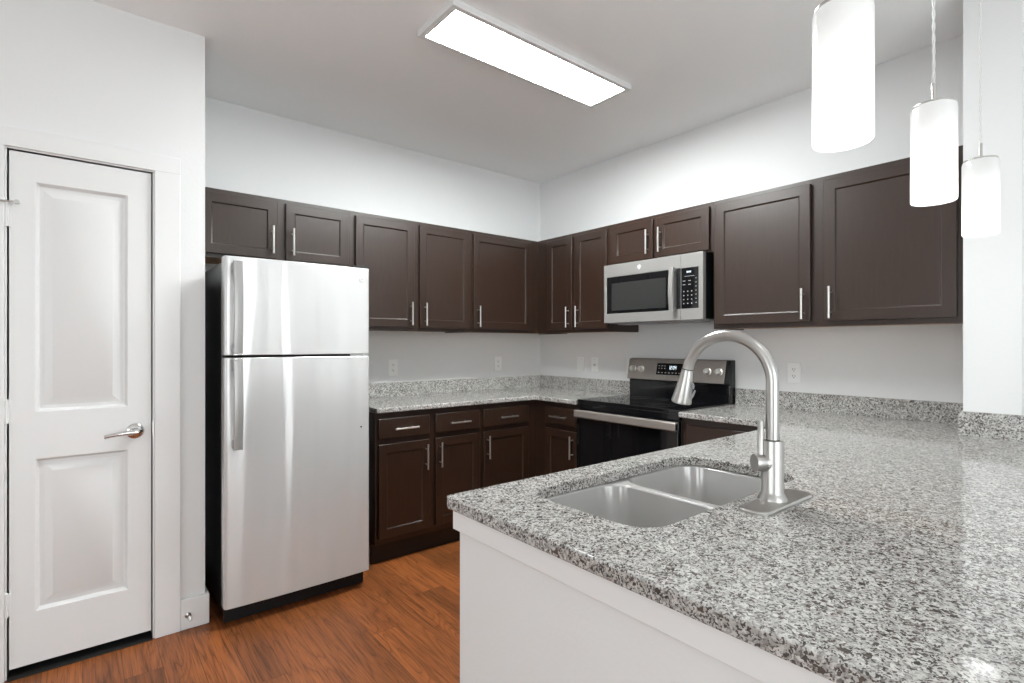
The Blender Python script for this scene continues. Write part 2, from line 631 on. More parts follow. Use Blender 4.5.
for i, z in enumerate((1.789, 1.023, 0.271)):
    gb = bmesh.new()
    tube(gb, [(DX0 - .001, PY - .008, z - .045), (DX0 - .001, PY - .008, z + .045)], 0.0065, 12)
    tube(gb, [(DX0 - .001, PY - .008, z + .045), (DX0 - .001, PY - .008, z + .050)], [0.008, 0.005], 12)
    box(gb, DX0 - .004, DX0 + .012, PY - .004, PY + .002, z - .045, z + .045)
    hg = obj('hinge', gb, M['trim'], door, smooth=True)
    if i == 0:
        sb = bmesh.new()
        tube(sb, [(DX0 - .030, PY - .022, z + .048), (DX0 + .032, PY - .026, z + .052)], 0.0035, 8)
        tube(sb, [(DX0 + .030, PY - .030, z + .051), (DX0 + .030, PY - .006, z + .051)], [0.008, 0.007], 10)
        tube(sb, [(DX0 - .030, PY - .026, z + .048), (DX0 - .030, PY - .016, z + .048)], [0.006, 0.007], 10)
        obj('hinge_stop', sb, M['nickel'], hg, smooth=True)
bm = bmesh.new(); box(bm, DX0 + .002, DX1 - .002, PY - .020, PY + .10, FL, FL + .003)  # shade of the gap below the door, laid down as black
struct('door_gap_shadow', bm, M['dark'], 'black strip standing for the shadow under the pantry door')
# black sheet standing for the unlit pantry behind the door, strike plate, casing
bm = bmesh.new(); box(bm, DX0 - .1, DX1 + .08, PY + .12, PY + .14, FL, 2.2)
struct('pantry_dark_sheet', bm, M['dark'])
bm = bmesh.new()
cy0, cy1 = PY - .016, PY
box(bm, DX1 + .006, -2.855, cy0, cy1, FL, DZ + .006)
box(bm, DX0 - .110, DX0 - .006, cy0, cy1, FL, DZ + .006)
box(bm, DX0 - .110, -2.855, cy0, cy1, DZ + .006, 2.131)
box(bm, DX1, DX1 + .006, PY - .004, PY + .1, FL, DZ)
box(bm, DX0 - .006, DX0, PY - .004, PY + .1, FL, DZ)
box(bm, DX0 - .006, DX1 + .006, PY - .004, PY + .1, DZ, DZ + .006)
trim = struct('trim_1', bm, M['trim'], 'flat white casing around the pantry door', bevel=0.002)
bxobj('strike_plate', M['nickel'], trim, (DX1 - .0015, DX1 + .004, PY - .0055, PY - .003, .885, .945))
bm = bmesh.new()
prof = [(0, 0), (0, -.016), (.118, -.016), (.132, -.006), (.132, 0)]
box(bm, -2.855, PX + .016, PY - .016, PY, FL, .120)
box(bm, PX, PX + .016, PY, -0.12, FL, .122)
struct('baseboard_left', bm, M['trim'], 'white baseboard at the end of the pantry wall', bevel=0.004)
bm = bmesh.new(); box(bm, -6.9, DX0 - .110, PY - .016, PY, FL, .122)
struct('baseboard_pantry', bm, M['trim'], bevel=0.004)
# door stop screwed to the baseboard
ds = thing('door_stop', 'small white rubber-tipped door stop on the baseboard beside the pantry door', 'door stop', (-2.826, PY - .0165, 0.046))
b1 = bmesh.new(); lathe(b1, [(.013, 0), (.013, .003), (.006, .007), (.0045, .03)], (0, 0, 0), (0.1, -1, -.12), 18); obj('stem', b1, M['nickel'], ds, smooth=True)
b2 = bmesh.new(); lathe(b2, [(.006, .030), (.0085, .032), (.0085, .046), (.006, .050)], (0, 0, 0), (0.1, -1, -.12), 18); obj('tip', b2, M['rubber'], ds, smooth=True)


# ------------------------------------------------------------------ cabinets
def pull_bm(x, z, yf, length=0.155, vertical=True, r=0.006, off=0.032):
    b = bmesh.new()
    h = length / 2
    if vertical:
        tube(b, [(x, yf - off, z - h), (x, yf - off, z + h)], r, 14)
        for s in (-1, 1):
            tube(b, [(x, yf, z + s * h * .62), (x, yf - off, z + s * h * .62)], r * .7, 10)
    else:
        tube(b, [(x - h, yf - off, z), (x + h, yf - off, z)], r, 14)
        for s in (-1, 1):
            tube(b, [(x + s * h * .62, yf, z), (x + s * h * .62, yf - off, z)], r * .7, 10)
    return b


def shaker_door(parent, x0, x1, z0, z1, yf, hside, hz, stile=0.052, inset=0.028):
    b = bmesh.new()
    panelled(b, x0, x1, z0, z1, yf, 0.0195, [(x0 + stile, x1 - stile, z0 + stile, z1 - stile)], rec=0.008, slope=0.003)
    d = obj('door', b, M['wood'], parent, bevel=0.0025)
    if hside:
        hx = x0 + inset if hside == 'L' else x1 - .030
        obj('handle', pull_bm(hx, hz, yf), M['pull'], d, smooth=True)
    return d


def drawer(parent, x0, x1, z0, z1, yf, handle=True):
    b = bmesh.new()
    box(b, x0, x1, yf, yf + .0195, z0, z1)
    d = obj('drawer', b, M['wood'], parent, bevel=0.004)
    if handle:
        obj('handle', pull_bm((x0 + x1) / 2, (z0 + z1) / 2 - .004, yf, vertical=False), M['pull'], d, smooth=True)
    return d


def hollow(parent, w, depth, z0, z1, stiles, rails, bottom_raw=True, back=True, stretch=(0, 0), closed=True):
    """Carcass and face frame of a cabinet unit: local x 0..w, wall at y=0, frame front at y=-depth.
    stretch moves the left / right side board away from the end of the face frame."""
    b = bmesh.new()
    t = .016
    box(b, stretch[0], stretch[0] + t, -depth + .019, -.002, z0, z1)
    box(b, w - stretch[1] - t, w - stretch[1], -depth + .019, -.002, z0, z1)
    if closed:
        box(b, stretch[0] + t, w - stretch[1] - t, -depth + .019, -.002, z1 - t, z1)
    if back:
        box(b, stretch[0] + t, w - stretch[1] - t, -.012, -.002, z0 + t, z1 - t)
    obj('carcass', b, M['wood'], parent)
    bxobj('bottom_panel', M['raw'] if bottom_raw else M['wood'], parent, (stretch[0] + t, w - stretch[1] - t, -depth + .019, -.012, z0 + .006, z0 + .006 + t))
    b = bmesh.new()
    for x0, x1 in stiles:
        box(b, x0, x1, -depth, -depth + .019, z0, z1)
    xs = sorted(stiles)
    for (a0, a1), (b0, b1) in zip(xs, xs[1:]):
        for r0, r1 in rails:
            box(b, a1, b0, -depth, -depth + .019, r0, r1)
    obj('face_frame', b, M['wood'], parent)


RB = -PI / 2
DF = -(UD + .0200)      # door front in the local frame
DZ0, DZ1 = 1.400, 2.094
GU = 'upper wall cabinets'


def upper(name, label, loc, rz, w, doors, z0=UB, dz0=DZ0, dz1=DZ1, hz=1.491, lastframe=None, stiles=None, stretch=(0, 0)):
    t = thing(name, label, 'wall cabinet', loc, rz, GU)
    st = stiles or []
    if not st:
        edges = [0] + [(a[1] + b[0]) / 2 for a, b in zip(doors, doors[1:])] + [w]
        st = [(0, .038)] + [(e - .030, e + .030) for e in edges[1:-1]] + [(w - .038, w)]
    hollow(t, w, UD, z0, UT, st, [(z0, z0 + .038), (UT - .038, UT)], stretch=stretch)
    for x0, x1, hs in doors:
        shaker_door(t, x0, x1, dz0, dz1, DF, hs, hz, inset=0.036)
    return t


# along the back wall (local x = world x - left end)
x0 = -2.750
upper('wall_cabinet', 'short dark brown two-door cabinet above the refrigerator', (x0, 0, 0), 0, -1.896 - x0,
      [(-2.722 - x0, -2.337 - x0, 'R'), (-2.292 - x0, -1.919 - x0, 'L')], z0=1.750, dz0=1.770, hz=1.874)
x0 = -1.895
upper('wall_cabinet', 'tall dark brown two-door cabinet right beside the refrigerator', (x0, 0, 0), 0, -0.989 - x0,
      [(-1.872 - x0, -1.460 - x0, 'R'), (-1.418 - x0, -1.006 - x0, 'L')])
x0 = -0.988
upper('wall_cabinet', 'dark brown single-door cabinet filling the room corner', (x0, 0, 0), 0, .986,
      [(-.970 - x0, -.414 - x0, 'L')], stiles=[(0, .03), (.554, .988 - UD - .001)])
# along the right wall (local x = -world y - start)
y0 = UD + .001
upper('wall_cabinet', 'dark brown cabinet with two narrow doors between the corner and the microwave', (0, -y0, 0), RB, 1.069 - y0,
      [(.453 - y0, .717 - y0, 'R'), (.749 - y0, 1.052 - y0, 'L')], stiles=[(0, .15), (.717 - y0 - .02, .749 - y0 + .02), (1.069 - y0 - .035, 1.069 - y0)])
y0 = 1.070
upper('wall_cabinet', 'short dark brown two-door cabinet above the microwave', (0, -y0, 0), RB, 1.840 - y0,
      [(1.094 - y0, 1.432 - y0, 'R'), (1.459 - y0, 1.820 - y0, 'L')], z0=1.8275, dz0=1.840, hz=1.947)
y0 = 1.841
upper('wall_cabinet', 'wide dark brown cabinet with two large doors right of the microwave', (0, -y0, 0), RB, 2.957 - y0,
      [(1.860 - y0, 2.367 - y0, 'R'), (2.426 - y0, 2.934 - y0, 'L')], stiles=[(0, .035), (.506, .605), (2.957 - y0 - .04, 2.957 - y0)])

BF = -(BD + .020)
GB = 'base cabinets'


def base(label, loc, rz, w, cols, stiles, stretch=(0, 0), drawers=True, handles=True, depth=BD):
    """cols: (x0, x1, handle side of the door)"""
    t = thing('base_cabinet', label, 'base cabinet', loc, rz, GB)
    hollow(t, w, depth, .105, CB - .001, stiles, [(.105, .150), (.690, .735), (.84, CB - .001)], bottom_raw=False, stretch=stretch, closed=False)
    bxobj('toe_kick', M['toe'], t, (0, w, -depth + .055, -depth + .070, FL, .105))
    for x0, x1, hs in cols:
        drawer(t, x0, x1, .728, .848, -(depth + .02), handles)
        shaker_door(t, x0, x1, .143, .695, -(depth + .02), hs, .592)
    return t


x0 = -1.866
base('dark brown two-drawer two-door base cabinet beside the refrigerator', (x0, 0, 0), 0, -1.1045 - x0,
     [(-1.850 - x0, -1.507 - x0, 'R'), (-1.463 - x0, -1.121 - x0, 'L')],
     [(0, .035), (-1.507 - x0 - .015, -1.463 - x0 + .015), (-1.1045 - x0 - .035, -1.1045 - x0)])
x0 = -1.1035
base('dark brown single-drawer base cabinet in the corner below the outlet', (x0, 0, 0), 0, 1.1025,
     [(-1.087 - x0, -.685 - x0, 'L')], [(0, .035), (-.70 - x0, -BD - .001 - x0)])
y0 = BD + .0015
base('dark brown narrow base cabinet between the corner and the range', (0, -y0, 0), RB, 1.035 - y0,
     [(.727 - y0, 1.029 - y0, 'R')], [(0, .14), (1.035 - y0 - .022, 1.035 - y0)])
y0 = 1.8130
base('dark brown base cabinet between the range and the peninsula', (0, -y0, 0), RB, 2.400 - y0,
     [(1.850 - y0, 2.330 - y0, None)], [(0, .045), (2.400 - y0 - .08, 2.400 - y0)], handles=False)
# kitchen side of the peninsula (faces the back wall)
base('dark brown sink base cabinet on the kitchen side of the peninsula', (-0.66, -3.03, 0), PI, 1.808,
     [(.06, .60, 'L'), (.66, 1.20, 'R'), (1.25, 1.76, 'L')], [(0, .07), (.59, .67), (1.19, 1.26), (1.75, 1.808)], depth=.625)


# ------------------------------------------------------------------ worktops
def slab(bm, outer, holes, z0, z1):
    loops = []
    for lp in [outer] + holes:
        vs_ = [bm.verts.new((x, y, z1)) for x, y in lp]
        loops.append([bm.edges.new((vs_[i], vs_[(i + 1) % len(vs_)])) for i in range(len(vs_))])
    res = bmesh.ops.triangle_fill(bm, edges=[e for lp in loops for e in lp], use_beauty=True, use_dissolve=False)
    faces = [f for f in res['geom'] if isinstance(f, bmesh.types.BMFace)]
    ext = bmesh.ops.extrude_face_region(bm, geom=faces)
    for v in ext['geom']:
        if isinstance(v, bmesh.types.BMVert):
            v.co.z = z0


RY0, RY1 = -1.0390, -1.8090      # range, left and right side
bm = bmesh.new()
slab(bm, [(-1.870, -.001), (-1.870, -CD), (-CD, -CD), (-CD, RY0 + .003), (-.001, RY0 + .003), (-.001, -.001)], [], CB, CT)
top = tag(obj('countertop', bm, M['granite'], None, bevel=.005, angle=60), 'speckled grey granite L-shaped countertop in the corner left of the range', 'countertop')
bxobj('backsplash', M['granite'], top, (-1.870, -.001, -.0201, -.001, CT, 1.0126), (-.0201, -.001, RY0 + .003, -.0201, CT, 1.0126))

SX0, SX1, SY0, SY1 = -2.330, -1.606, -2.836, -2.472      # sink cut-out
PE, PF, PN = -2.372, -2.507, -3.62                        # peninsula: kitchen edge, end, living-room edge
bm = bmesh.new()
slab(bm, [(-.001, RY1 - .003), (-CD, RY1 - .003), (-CD, PE), (PF + .015, PE), (PF + .0044, PE - .0044), (PF, PE - .015), (PF, PN), (NX - .001, PN), (NX - .001, NY + .001), (-.001, NY + .001)],
     [rrect(SX0, SX1, SY0, SY1, .075, 10)], CB, CT)
pen = tag(obj('countertop', bm, M['granite'], None, bevel=.006, angle=60), 'large speckled granite countertop of the peninsula with the sink', 'countertop')
bxobj('backsplash', M['granite'], pen, (-.0201, -.001, NY + .002, RY1 - .003, CT, 1.0126))
bxobj('backsplash', M['granite'], pen, (NX - .0201, NX - .001, PN, -2.948, CT, 1.0126), bevel=.001)

# peninsula end wall (white)
bm = bmesh.new()
box(bm, -2.487, -2.475, -3.56, -2.411, FL, CB - .0005)
box(bm, -2.475, -.385, -3.16, -3.04, FL, CB - .0005)
pw = struct('wall_peninsula', bm, M['wall'], 'white end panel of the peninsula')
bxobj('top_rail', M['trim'], pw, (-2.499, -2.487, -3.57, -2.398, .838, CB - .0005), (-2.487, -2.475, -2.411, -2.398, .838, CB - .0005), bevel=.0015)

# ------------------------------------------------------------------ sink
sk = thing('sink', 'stainless steel double-bowl undermount sink in the peninsula countertop', 'sink', (0, 0, 0))


def bowl(x0, x1, y0, y1, zt, depth, r=.075, fl=.012):
    b = bmesh.new()
    loops = []
    def L(ins, z, rr):
        return [(x, y, z) for x, y in rrect(x0 + ins, x1 - ins, y0 + ins, y1 - ins, max(rr, .01), 10)]
    loops.append(L(0, zt, r))
    loops.append(L(.004, zt - .004, r))
    for i in range(1, 9):
        t = i / 8
        loops.append(L(.004 + .026 * t, zt - .004 - (depth - .04) * t, r))
    for i in range(1, 6):
        t = i / 5 * PI / 2
        loops.append(L(.030 + .04 * (1 - math.cos(t)), zt - depth + .036 - .036 * math.sin(t), r - .03 * (1 - math.cos(t))))
    loft(b, loops, close_last=True)
    o = obj('bowl', b, M['sink'], sk, smooth=True)
    cx, cy = (x0 + x1) / 2, (y0 + y1) / 2
    d = bmesh.new()
    lathe(d, [(.055, 0), (.055, .002), (.043, .003), (.038, -.004), (.0, -.004)], (cx, cy, zt - depth + .001), (0, 0, 1), 28, caps=False)
    obj('drain', d, M['nickel'], o, smooth=True)
    return o


b = bmesh.new()
BX0, BX1, BY0, BY1 = SX0 - .002, SX1 + .004, SY0 - .002, SY1 + .004
slab(b, rrect(BX0 - .02, BX1 + .02, BY0 - .02, BY1 + .02, .03, 4),
     [rrect(BX0 + .0005, -1.9865, BY0 + .0005, BY1 - .0005, .0745, 10), rrect(-1.9615, BX1 - .0005, BY0 + .0005, BY1 - .0005, .0745, 10)], CB - .0040, CB - .0012)
obj('rim', b, M['sink'], sk, bevel=.001, angle=60)
bowl(SX0 - .002, -1.986, SY0 - .002, SY1 + .004, CB - .0012, .21)
bowl(-1.962, SX1 + .004, SY0 - .002, SY1 + .004, CB - .0012, .21)

# ------------------------------------------------------------------ faucet
FX, FY = -1.934, -2.900
fa = thing('faucet', 'brushed nickel gooseneck pull-down faucet beside the sink', 'faucet', (FX, FY, CT))
b = bmesh.new()
o1 = rrect(-.128, .128, -.045, .026, .026, 8)
o2 = rrect(-.125, .125, -.042, .023, .023, 8)
loft(b, [[(x, y, 0.0002) for x, y in o1], [(x, y, .005) for x, y in o1], [(x, y, .008) for x, y in o2]], True, True)
obj('base_plate', b, M['nickel'], fa, smooth=True)
b = bmesh.new()
lathe(b, [(.032, .008), (.032, .012), (.0265, .020), (.0236, .027), (.0236, .143), (.0231, .1455), (.015, .1458)], (0, 0, 0), (0, 0, 1), 36)
obj('body', b, M['nickel'], fa, smooth=True)
b = bmesh.new()
R = .1120
zc = .281
pts = [(0, 0, .1445), (0, 0, .15), (0, 0, .20), (0, 0, zc - .03)]
A_END = 168
for k in range(0, 29):
    a = math.radians(A_END * k / 28)
    pts.append((0, R - R * math.cos(a), zc + R * math.sin(a)))
tube(b, pts, .0142, 24)
obj('neck', b, M['nickel'], fa, smooth=True)
a = math.radians(A_END)
e = Vector((0, R - R * math.cos(a), zc + R * math.sin(a)))
d = Vector((0, math.sin(a), math.cos(a)))
b = bmesh.new()
lathe(b, [(.0130, .0), (.0130, .0015), (.0152, .002), (.0157, .010), (.0258, .087), (.0258, .091), (.0238, .093), (.0, .093)], e, d, 32, caps=False)
bb_ = bmesh.new(); lathe(bb_, [(.0148, -.0012), (.0148, .0008)], e, d, 28); obj('seam', bb_, M['seam'], fa)
bb_ = bmesh.new(); lathe(bb_, [(.0156, .1440), (.0156, .1475)], (0, 0, 0), (0, 0, 1), 28); obj('seam', bb_, M['seam'], fa)
hd = obj('spray_head', b, M['nickel'], fa, smooth=True)
# spray button on the side turned away from the bowl edge
b = bmesh.new()
s_ = Vector((0, -math.cos(a), math.sin(a)))
s_ = -s_ if s_.y > 0 else s_
p0 = e + d * .034 + s_ * .0175
tube(b, [p0, p0 + s_ * .005 + d * .001, p0 + s_ * .0085 + d * .006, p0 + s_ * .0085 + d * .014], [.0035, .0035, .003, .0028], 10)
p1 = e + d * .076 + s_ * .0235
tube(b, [p1, p1 + s_ * .006 - d * .012, p1 + s_ * .009 - d * .026], [.0035, .003, .0022], 10)
tube(b, [e + d * .040 + s_ * .0165, e + d * .074 + s_ * .0215], [.0050, .0055], 10)
obj('spray_button', b, M['grey'], hd, smooth=True)
ha = Vector((-.8, .6, 0))
b = bmesh.new()
lathe(b, [(.0195, .004), (.0205, .008), (.0205, .0205), (.0195, .0213), (.0195, .0225)], (0, 0, .0935), ha, 28)
hubo = obj('handle_hub', b, M['nickel'], fa, smooth=True)
b = bmesh.new()
lathe(b, [(.0, .0230), (.0200, .0230), (.0205, .0240), (.0205, .0430), (.0195, .0440), (.0, .0440)], (0, 0, .0935), ha, 28, caps=False)
lp_ = ha * .0285
tube(b, [lp_ + Vector((0, 0, .078)), lp_ + Vector((0, 0, .190)), lp_ + Vector((0, 0, .193))], [.0065, .0065, .0045], 14)
obj('lever', b, M['nickel'], fa, smooth=True)

# ------------------------------------------------------------------ refrigerator
FX0, FX1, FYF = -2.700, -1.994, -.822
fr = thing('refrigerator', 'stainless steel top-freezer refrigerator with black sides', 'refrigerator', ((FX0 + FX1) / 2, -.40, 0))
ox, oy = (FX0 + FX1) / 2, -.40
hw = (FX1 - FX0) / 2


def fdoor(name, z0, z1):
    """Door slab with a slightly bowed front and rounded vertical edges."""
    b = bmesh.new()
    prof = []
    n_ = 24
    r = .016
    yb = -.755 - oy
    yfr = FYF - oy
    for k in range(n_ + 1):
        u = -1 + 2 * k / n_
        x = u * hw
        bow = .007 * (1 - u * u)
        y = yfr + .007 - bow
        prof.append((x, y))
    left = [(-hw, yb), (-hw, yfr + .007 + r)]
    pr = [(-hw, yb)]
    for k in range(5):
        t = PI / 2 * k / 4
        pr.append((-hw + r - r * math.cos(t), yfr + .007 + r - r * math.sin(t)))
    pr += [p for p in prof if -hw + r * 1.2 < p[0] < hw - r * 1.2]
    for k in range(5):
        t = PI / 2 * (1 - k / 4)
        pr.append((hw - r + r * math.cos(t), yfr + .007 + r - r * math.sin(t)))
    pr.append((hw, yb))
    prism(b, list(reversed(pr)), z0, z1)
    return obj(name, b, M['fridge'], fr, bevel=.003, angle=50)


b = bmesh.new()
box(b, -hw + .006, hw - .006, -.745 - oy, -.05 - oy, .035, 1.672)
obj('cabinet_body', b, M['blackmetal'], fr, bevel=.004)
bxobj('door_gasket', M['dark'], fr, (-hw + .012, hw - .012, -.756 - oy, -.745 - oy, .07, 1.685))
fz = fdoor('freezer_door', 1.2355, 1.692)
fd = fdoor('fridge_door', .073, 1.2245)
bxobj('hinge_cover', M['blackplastic'], fr, (hw - .09, hw - .01, -.80 - oy, -.70 - oy, 1.692, 1.706), bevel=.004)
bxobj('hinge_plate', M['chrome'], fr, (hw - .10, hw - .01, -.79 - oy, -.75 - oy, 1.227, 1.233))
b = bmesh.new()
box(b, -hw + .01, hw - .01, -.750 - oy, -.735 - oy, FL + .008, .066)
for k in range(14):
    xx = -hw + .05 + k * .045
    box(b, xx, xx + .03, -.753 - oy, -.750 - oy, .026, .05)
obj('toe_grille', b, M['blackplastic'], fr)
for s in (-1, 1):
    b = bmesh.new()
    lathe(b, [(.02, 0), (.02, .012), (.01, .014), (.01, .06)], (s * (hw - .05), -.70 - oy, FL), (0, 0, 1), 16)
    obj('foot', b, M['blackplastic'], fr)
    b = bmesh.new()
    lathe(b, [(.02, 0), (.02, .012), (.01, .014), (.01, .06)], (s * (hw - .05), -.12 - oy, FL), (0, 0, 1), 16)
    obj('foot', b, M['blackplastic'], fr)


def fhandle(parent, z0, z1, cap_low):
    hx0, hx1 = -2.671 - ox, -2.631 - ox
    b = bmesh.new()
    out, n_ = [], 20
    # a gently arched flat bar
    loops = []
    for k in range(n_ + 1):
        t = k / n_
        z = z0 + (z1 - z0) * t
        yo = FYF - oy - .036 - .012 * math.sin(PI * t)
        w = .0045
        loops.append([(x, y, z) for x, y in rrect(hx0, hx1, yo - w, yo + w, .004, 3)])
    loft(b, loops, True, True)
    hnd = obj('handle', b, M['handle_steel'], fr, smooth=True)
    for zz, m_, nm in ((z1 - .032, M['grey'], 'handle_bracket'), (z0 + .018, M['grey'], 'handle_bracket')):
        b = bmesh.new()
        box(b, hx0 + .002, hx1 - .010, FYF - oy - .034, FYF - oy + .006, zz - .016, zz + .028)
        obj(nm, b, m_, hnd, bevel=.004)
    zc_ = z0 - .001 if cap_low else z1 + .001
    b = bmesh.new()
    s = -1 if cap_low else 1
    prism(b, rrect(hx0, hx1, FYF - oy - .044, FYF - oy + .002, .006, 4), zc_ + s * .0005, zc_ + s * .007)
    obj('handle_cap', b, M['chrome'], hnd, bevel=.002)
    return hnd


fhandle(fz, 1.244, 1.665, True)
fhandle(fd, .806, 1.215, False)
# round maker's badge: ring with a curled monogram
def badge(name, parent, c, normal, r, mat_ring, mat_face):
    b = bmesh.new()
    lathe(b, [(r, 0), (r, .0015), (r * .93, .0022), (0, .0022)], c, normal, 28, caps=False)
    bo = obj(name, b, mat_face, parent, smooth=True)
    n_ = Vector(normal).normalized()
    a_, u_ = frame_from(n_)
    if u_.z < 0:
        a_, u_ = -a_, -u_
    c = Vector(c) + n_ * .0026
    b = bmesh.new()
    ring = [c + (a_ * math.cos(t) + u_ * math.sin(t)) * r * .86 for t in (2 * PI * k / 28 for k in range(29))]
    tube(b, ring, r * .05, 6)
    for cx, w0, w1 in ((-.28, 40, 380), (.26, 60, 300)):
        arc = []
        for k in range(18):
            t = math.radians(w0 + (w1 - w0) * k / 17)
            q = .30 - .09 * k / 17
            arc.append(c + a_ * (cx + q * math.cos(t)) * r + u_ * (q * 1.25 * math.sin(t)) * r)
        tube(b, arc, r * .045, 6)
    tube(b, [c + a_ * r * .12, c + a_ * r * .42], r * .045, 6)
    obj('monogram', b, mat_ring, bo, smooth=True)
    return bo


badge('badge', fr, (-2.040 - ox, FYF - oy + .0055, 1.634), (0.02, -1, 0), .0185, M['grey'], M['badge'])
b = bmesh.new(); lathe(b, [(.0045, 0), (.0045, .002), (.003, .003)], (-2.045 - ox, FYF - oy + .0052, .848), (0, -1, 0), 12)
obj('screw_plug', b, M['blackplastic'], fd)

# ------------------------------------------------------------------ range (local: x along the wall from its left side, y=0 wall)
RW = abs(RY1 - RY0)
rg = thing('range', 'black and stainless freestanding electric range below the microwave', 'range', (0, RY0, 0), RB)
bxobj('body', M['blackmetal'], rg, (.002, RW - .002, -.600, -.03, .03, .902), bevel=.003)
for xx in (.06, RW - .06):
    for yy in (-.6, -.08):
        b = bmesh.new(); lathe(b, [(.018, 0), (.018, .01), (.01, .012), (.01, .055)], (xx, yy, FL), (0, 0, 1), 14)
        obj('foot', b, M['blackplastic'], rg)
b = bmesh.new()
box(b, 0, RW, -.622, -.075, .9145 - .012, .922)
ck = obj('cooktop', b, M['glass'], rg, bevel=.003)
for cx, cy, rr in ((.20, -.50, .105), (.56, -.50, .085), (.20, -.22, .080), (.56, -.22, .105), (.38, -.20, .05)):
    b = bmesh.new()
    for q in (1.0, .66):
        r0, r1 = rr * q, rr * q - .003
        lathe(b, [(r0, 0), (r0, .0003), (r1, .0003), (r1, 0)], (cx, cy, .9221), (0, 0, 1), 48, caps=False)
    obj('burner_ring', b, M['ring'], ck)
# front panel below the cooktop, oven door, drawer
bxobj('front_trim', M['glass'], rg, (.0, RW, -.624, -.600, .862, .902), bevel=.004)
od = bxobj('oven_door', M['glass'], rg, (.003, RW - .003, -.632, -.601, .235, .858), bevel=.006)
b = bmesh.new()
# flat handle bar with rounded face
hp = [(-.660, .810), (-.653, .804), (-.640, .804), (-.636, .810), (-.636, .849), (-.640, .855), (-.653, .855), (-.660, .849)]
prism(b, hp, .004, RW - .004, 'yz')
ob_ = obj('handle', b, M['steel_dark'], rg, bevel=.002)
for xx in (.012, RW - .036):
    bb_ = bmesh.new(); box(bb_, xx, xx + .024, -.651, -.632, .813, .843)
    obj('handle_mount', bb_, M['blackplastic'], ob_, bevel=.002)
bb_ = bmesh.new(); prism(bb_, rrect(-.656, -.640, .811, .846, .004, 4), RW - .0041, RW - .0015, 'yz'); obj('end_cap', bb_, M['blackplastic'], ob_)
bxobj('storage_drawer', M['steel_dark'], rg, (.003, RW - .003, -.628, -.601, .05, .228), bevel=.006)
# backguard: black riser and leaning stainless console
b = bmesh.new()
prism(b, [(-.075, .902), (-.004, .902), (-.004, 1.188), (-.052, 1.188), (-.062, 1.040), (-.075, 1.035)], .004, RW - .004, 'yz')
bg = obj('backguard', b, M['glass'], rg, bevel=.004)
b = bmesh.new()
CPt, CPb = (-.070, 1.183), (-.100, 1.040)
prism(b, [CPb, (-.062, 1.036), (-.052, 1.186), CPt], .0, RW - .030, 'yz')
cp = obj('console', b, M['steel_dark'], rg, bevel=.005)
b = bmesh.new()
prism(b, [(CPb[0] + .001, CPb[1] + .001), (-.050, 1.030), (-.040, 1.187), (CPt[0] + .001, CPt[1])], RW - .030, RW, 'yz')
obj('console_end_cap', b, M['blackplastic'], bg, bevel=.004)
tl = Vector((0, CPt[0] - CPb[0], CPt[1] - CPb[1])).normalized()
nr = Vector((0, -tl.z, tl.y)).normalized()


def on_console(x, s, off=0.0):
    return Vector((x, CPb[0], CPb[1])) + tl * s + nr * off


for xx in (.047, .117, RW - .144, RW - .067):
    c = on_console(xx, .073)
    b = bmesh.new()
    lathe(b, [(.024, .0), (.024, .004), (.0185, .006), (.0175, .026), (.015, .028), (0, .028)], c, nr, 24, caps=False)
    kn = obj('knob', b, M['pull'], rg, smooth=True)
    b = bmesh.new()
    p0, p1 = c + tl * .016 + nr * .029, c - tl * .016 + nr * .029
    tube(b, [p0, p1], .0045, 8)
    obj('knob_grip', b, M['pull'], kn, smooth=True)


def quad_plate(bm_, x0, x1, s0, s1, o0, o1):
    P = [on_console(x, s, o) for o in (o0, o1) for x, s in ((x0, s0), (x1, s0), (x1, s1), (x0, s1))]
    v = [bm_.verts.new(p) for p in P]
    for f in ((3, 2, 1, 0), (4, 5, 6, 7), (0, 1, 5, 4), (1, 2, 6, 5), (2, 3, 7, 6), (3, 0, 4, 7)):
        bm_.faces.new([v[i] for i in f])


DX_0, DX_1 = .245, .505
b = bmesh.new()
quad_plate(b, DX_0 - .006, DX_1 + .006, .034, .124, .0, .002)
obj('display_bezel', b, M['steel'], cp, bevel=.0015)
b = bmesh.new()
quad_plate(b, DX_0, DX_1, .039, .119, .0021, .0035)
dp = obj('display', b, M['glass'], rg)
marks = [(DX_0 + .014 + i * .027, DX_0 + .026 + i * .027, .050, .056) for i in range(9)]
for i in (0, 1, 2):
    marks += [(DX_0 + .014 + i * .022, DX_0 + .027 + i * .022, .098, .102), (DX_0 + .016 + i * .022, DX_0 + .025 + i * .022, .080, .086)]
for q in marks:
    b = bmesh.new()
    quad_plate(b, *q, .0036, .004)
    obj('touch_key', b, M['key'], dp)
SEG = {'0': 'abcdef', '1': 'bc', '2': 'abged', '4': 'fgbc', '8': 'abcdefg', '3': 'abgcd'}
b = bmesh.new()


def digit(b, ch, x, s, w, hh, t=.0026):
    m2 = s + hh / 2
    S = dict(a=(x, x + w, s + hh - t, s + hh), d=(x, x + w, s, s + t), g=(x, x + w, m2 - t / 2, m2 + t / 2),
             f=(x, x + t, m2, s + hh), e=(x, x + t, s, m2), b=(x + w - t, x + w, m2, s + hh), c=(x + w - t, x + w, s, m2))
    for q in SEG[ch]:
        quad_plate(b, *S[q], .0036, .004)


for ch, xx in (('1', .000), ('2', .0145), ('0', .034), ('4', .0485)):
    digit(b, ch, DX_0 + .094 + xx, .078, .011, .023)
for s2 in (.084, .094):
    quad_plate(b, DX_0 + .094 + .0285, DX_0 + .094 + .0310, s2, s2 + .003, .0036, .004)
obj('clock_digits', b, M['clock'], dp)

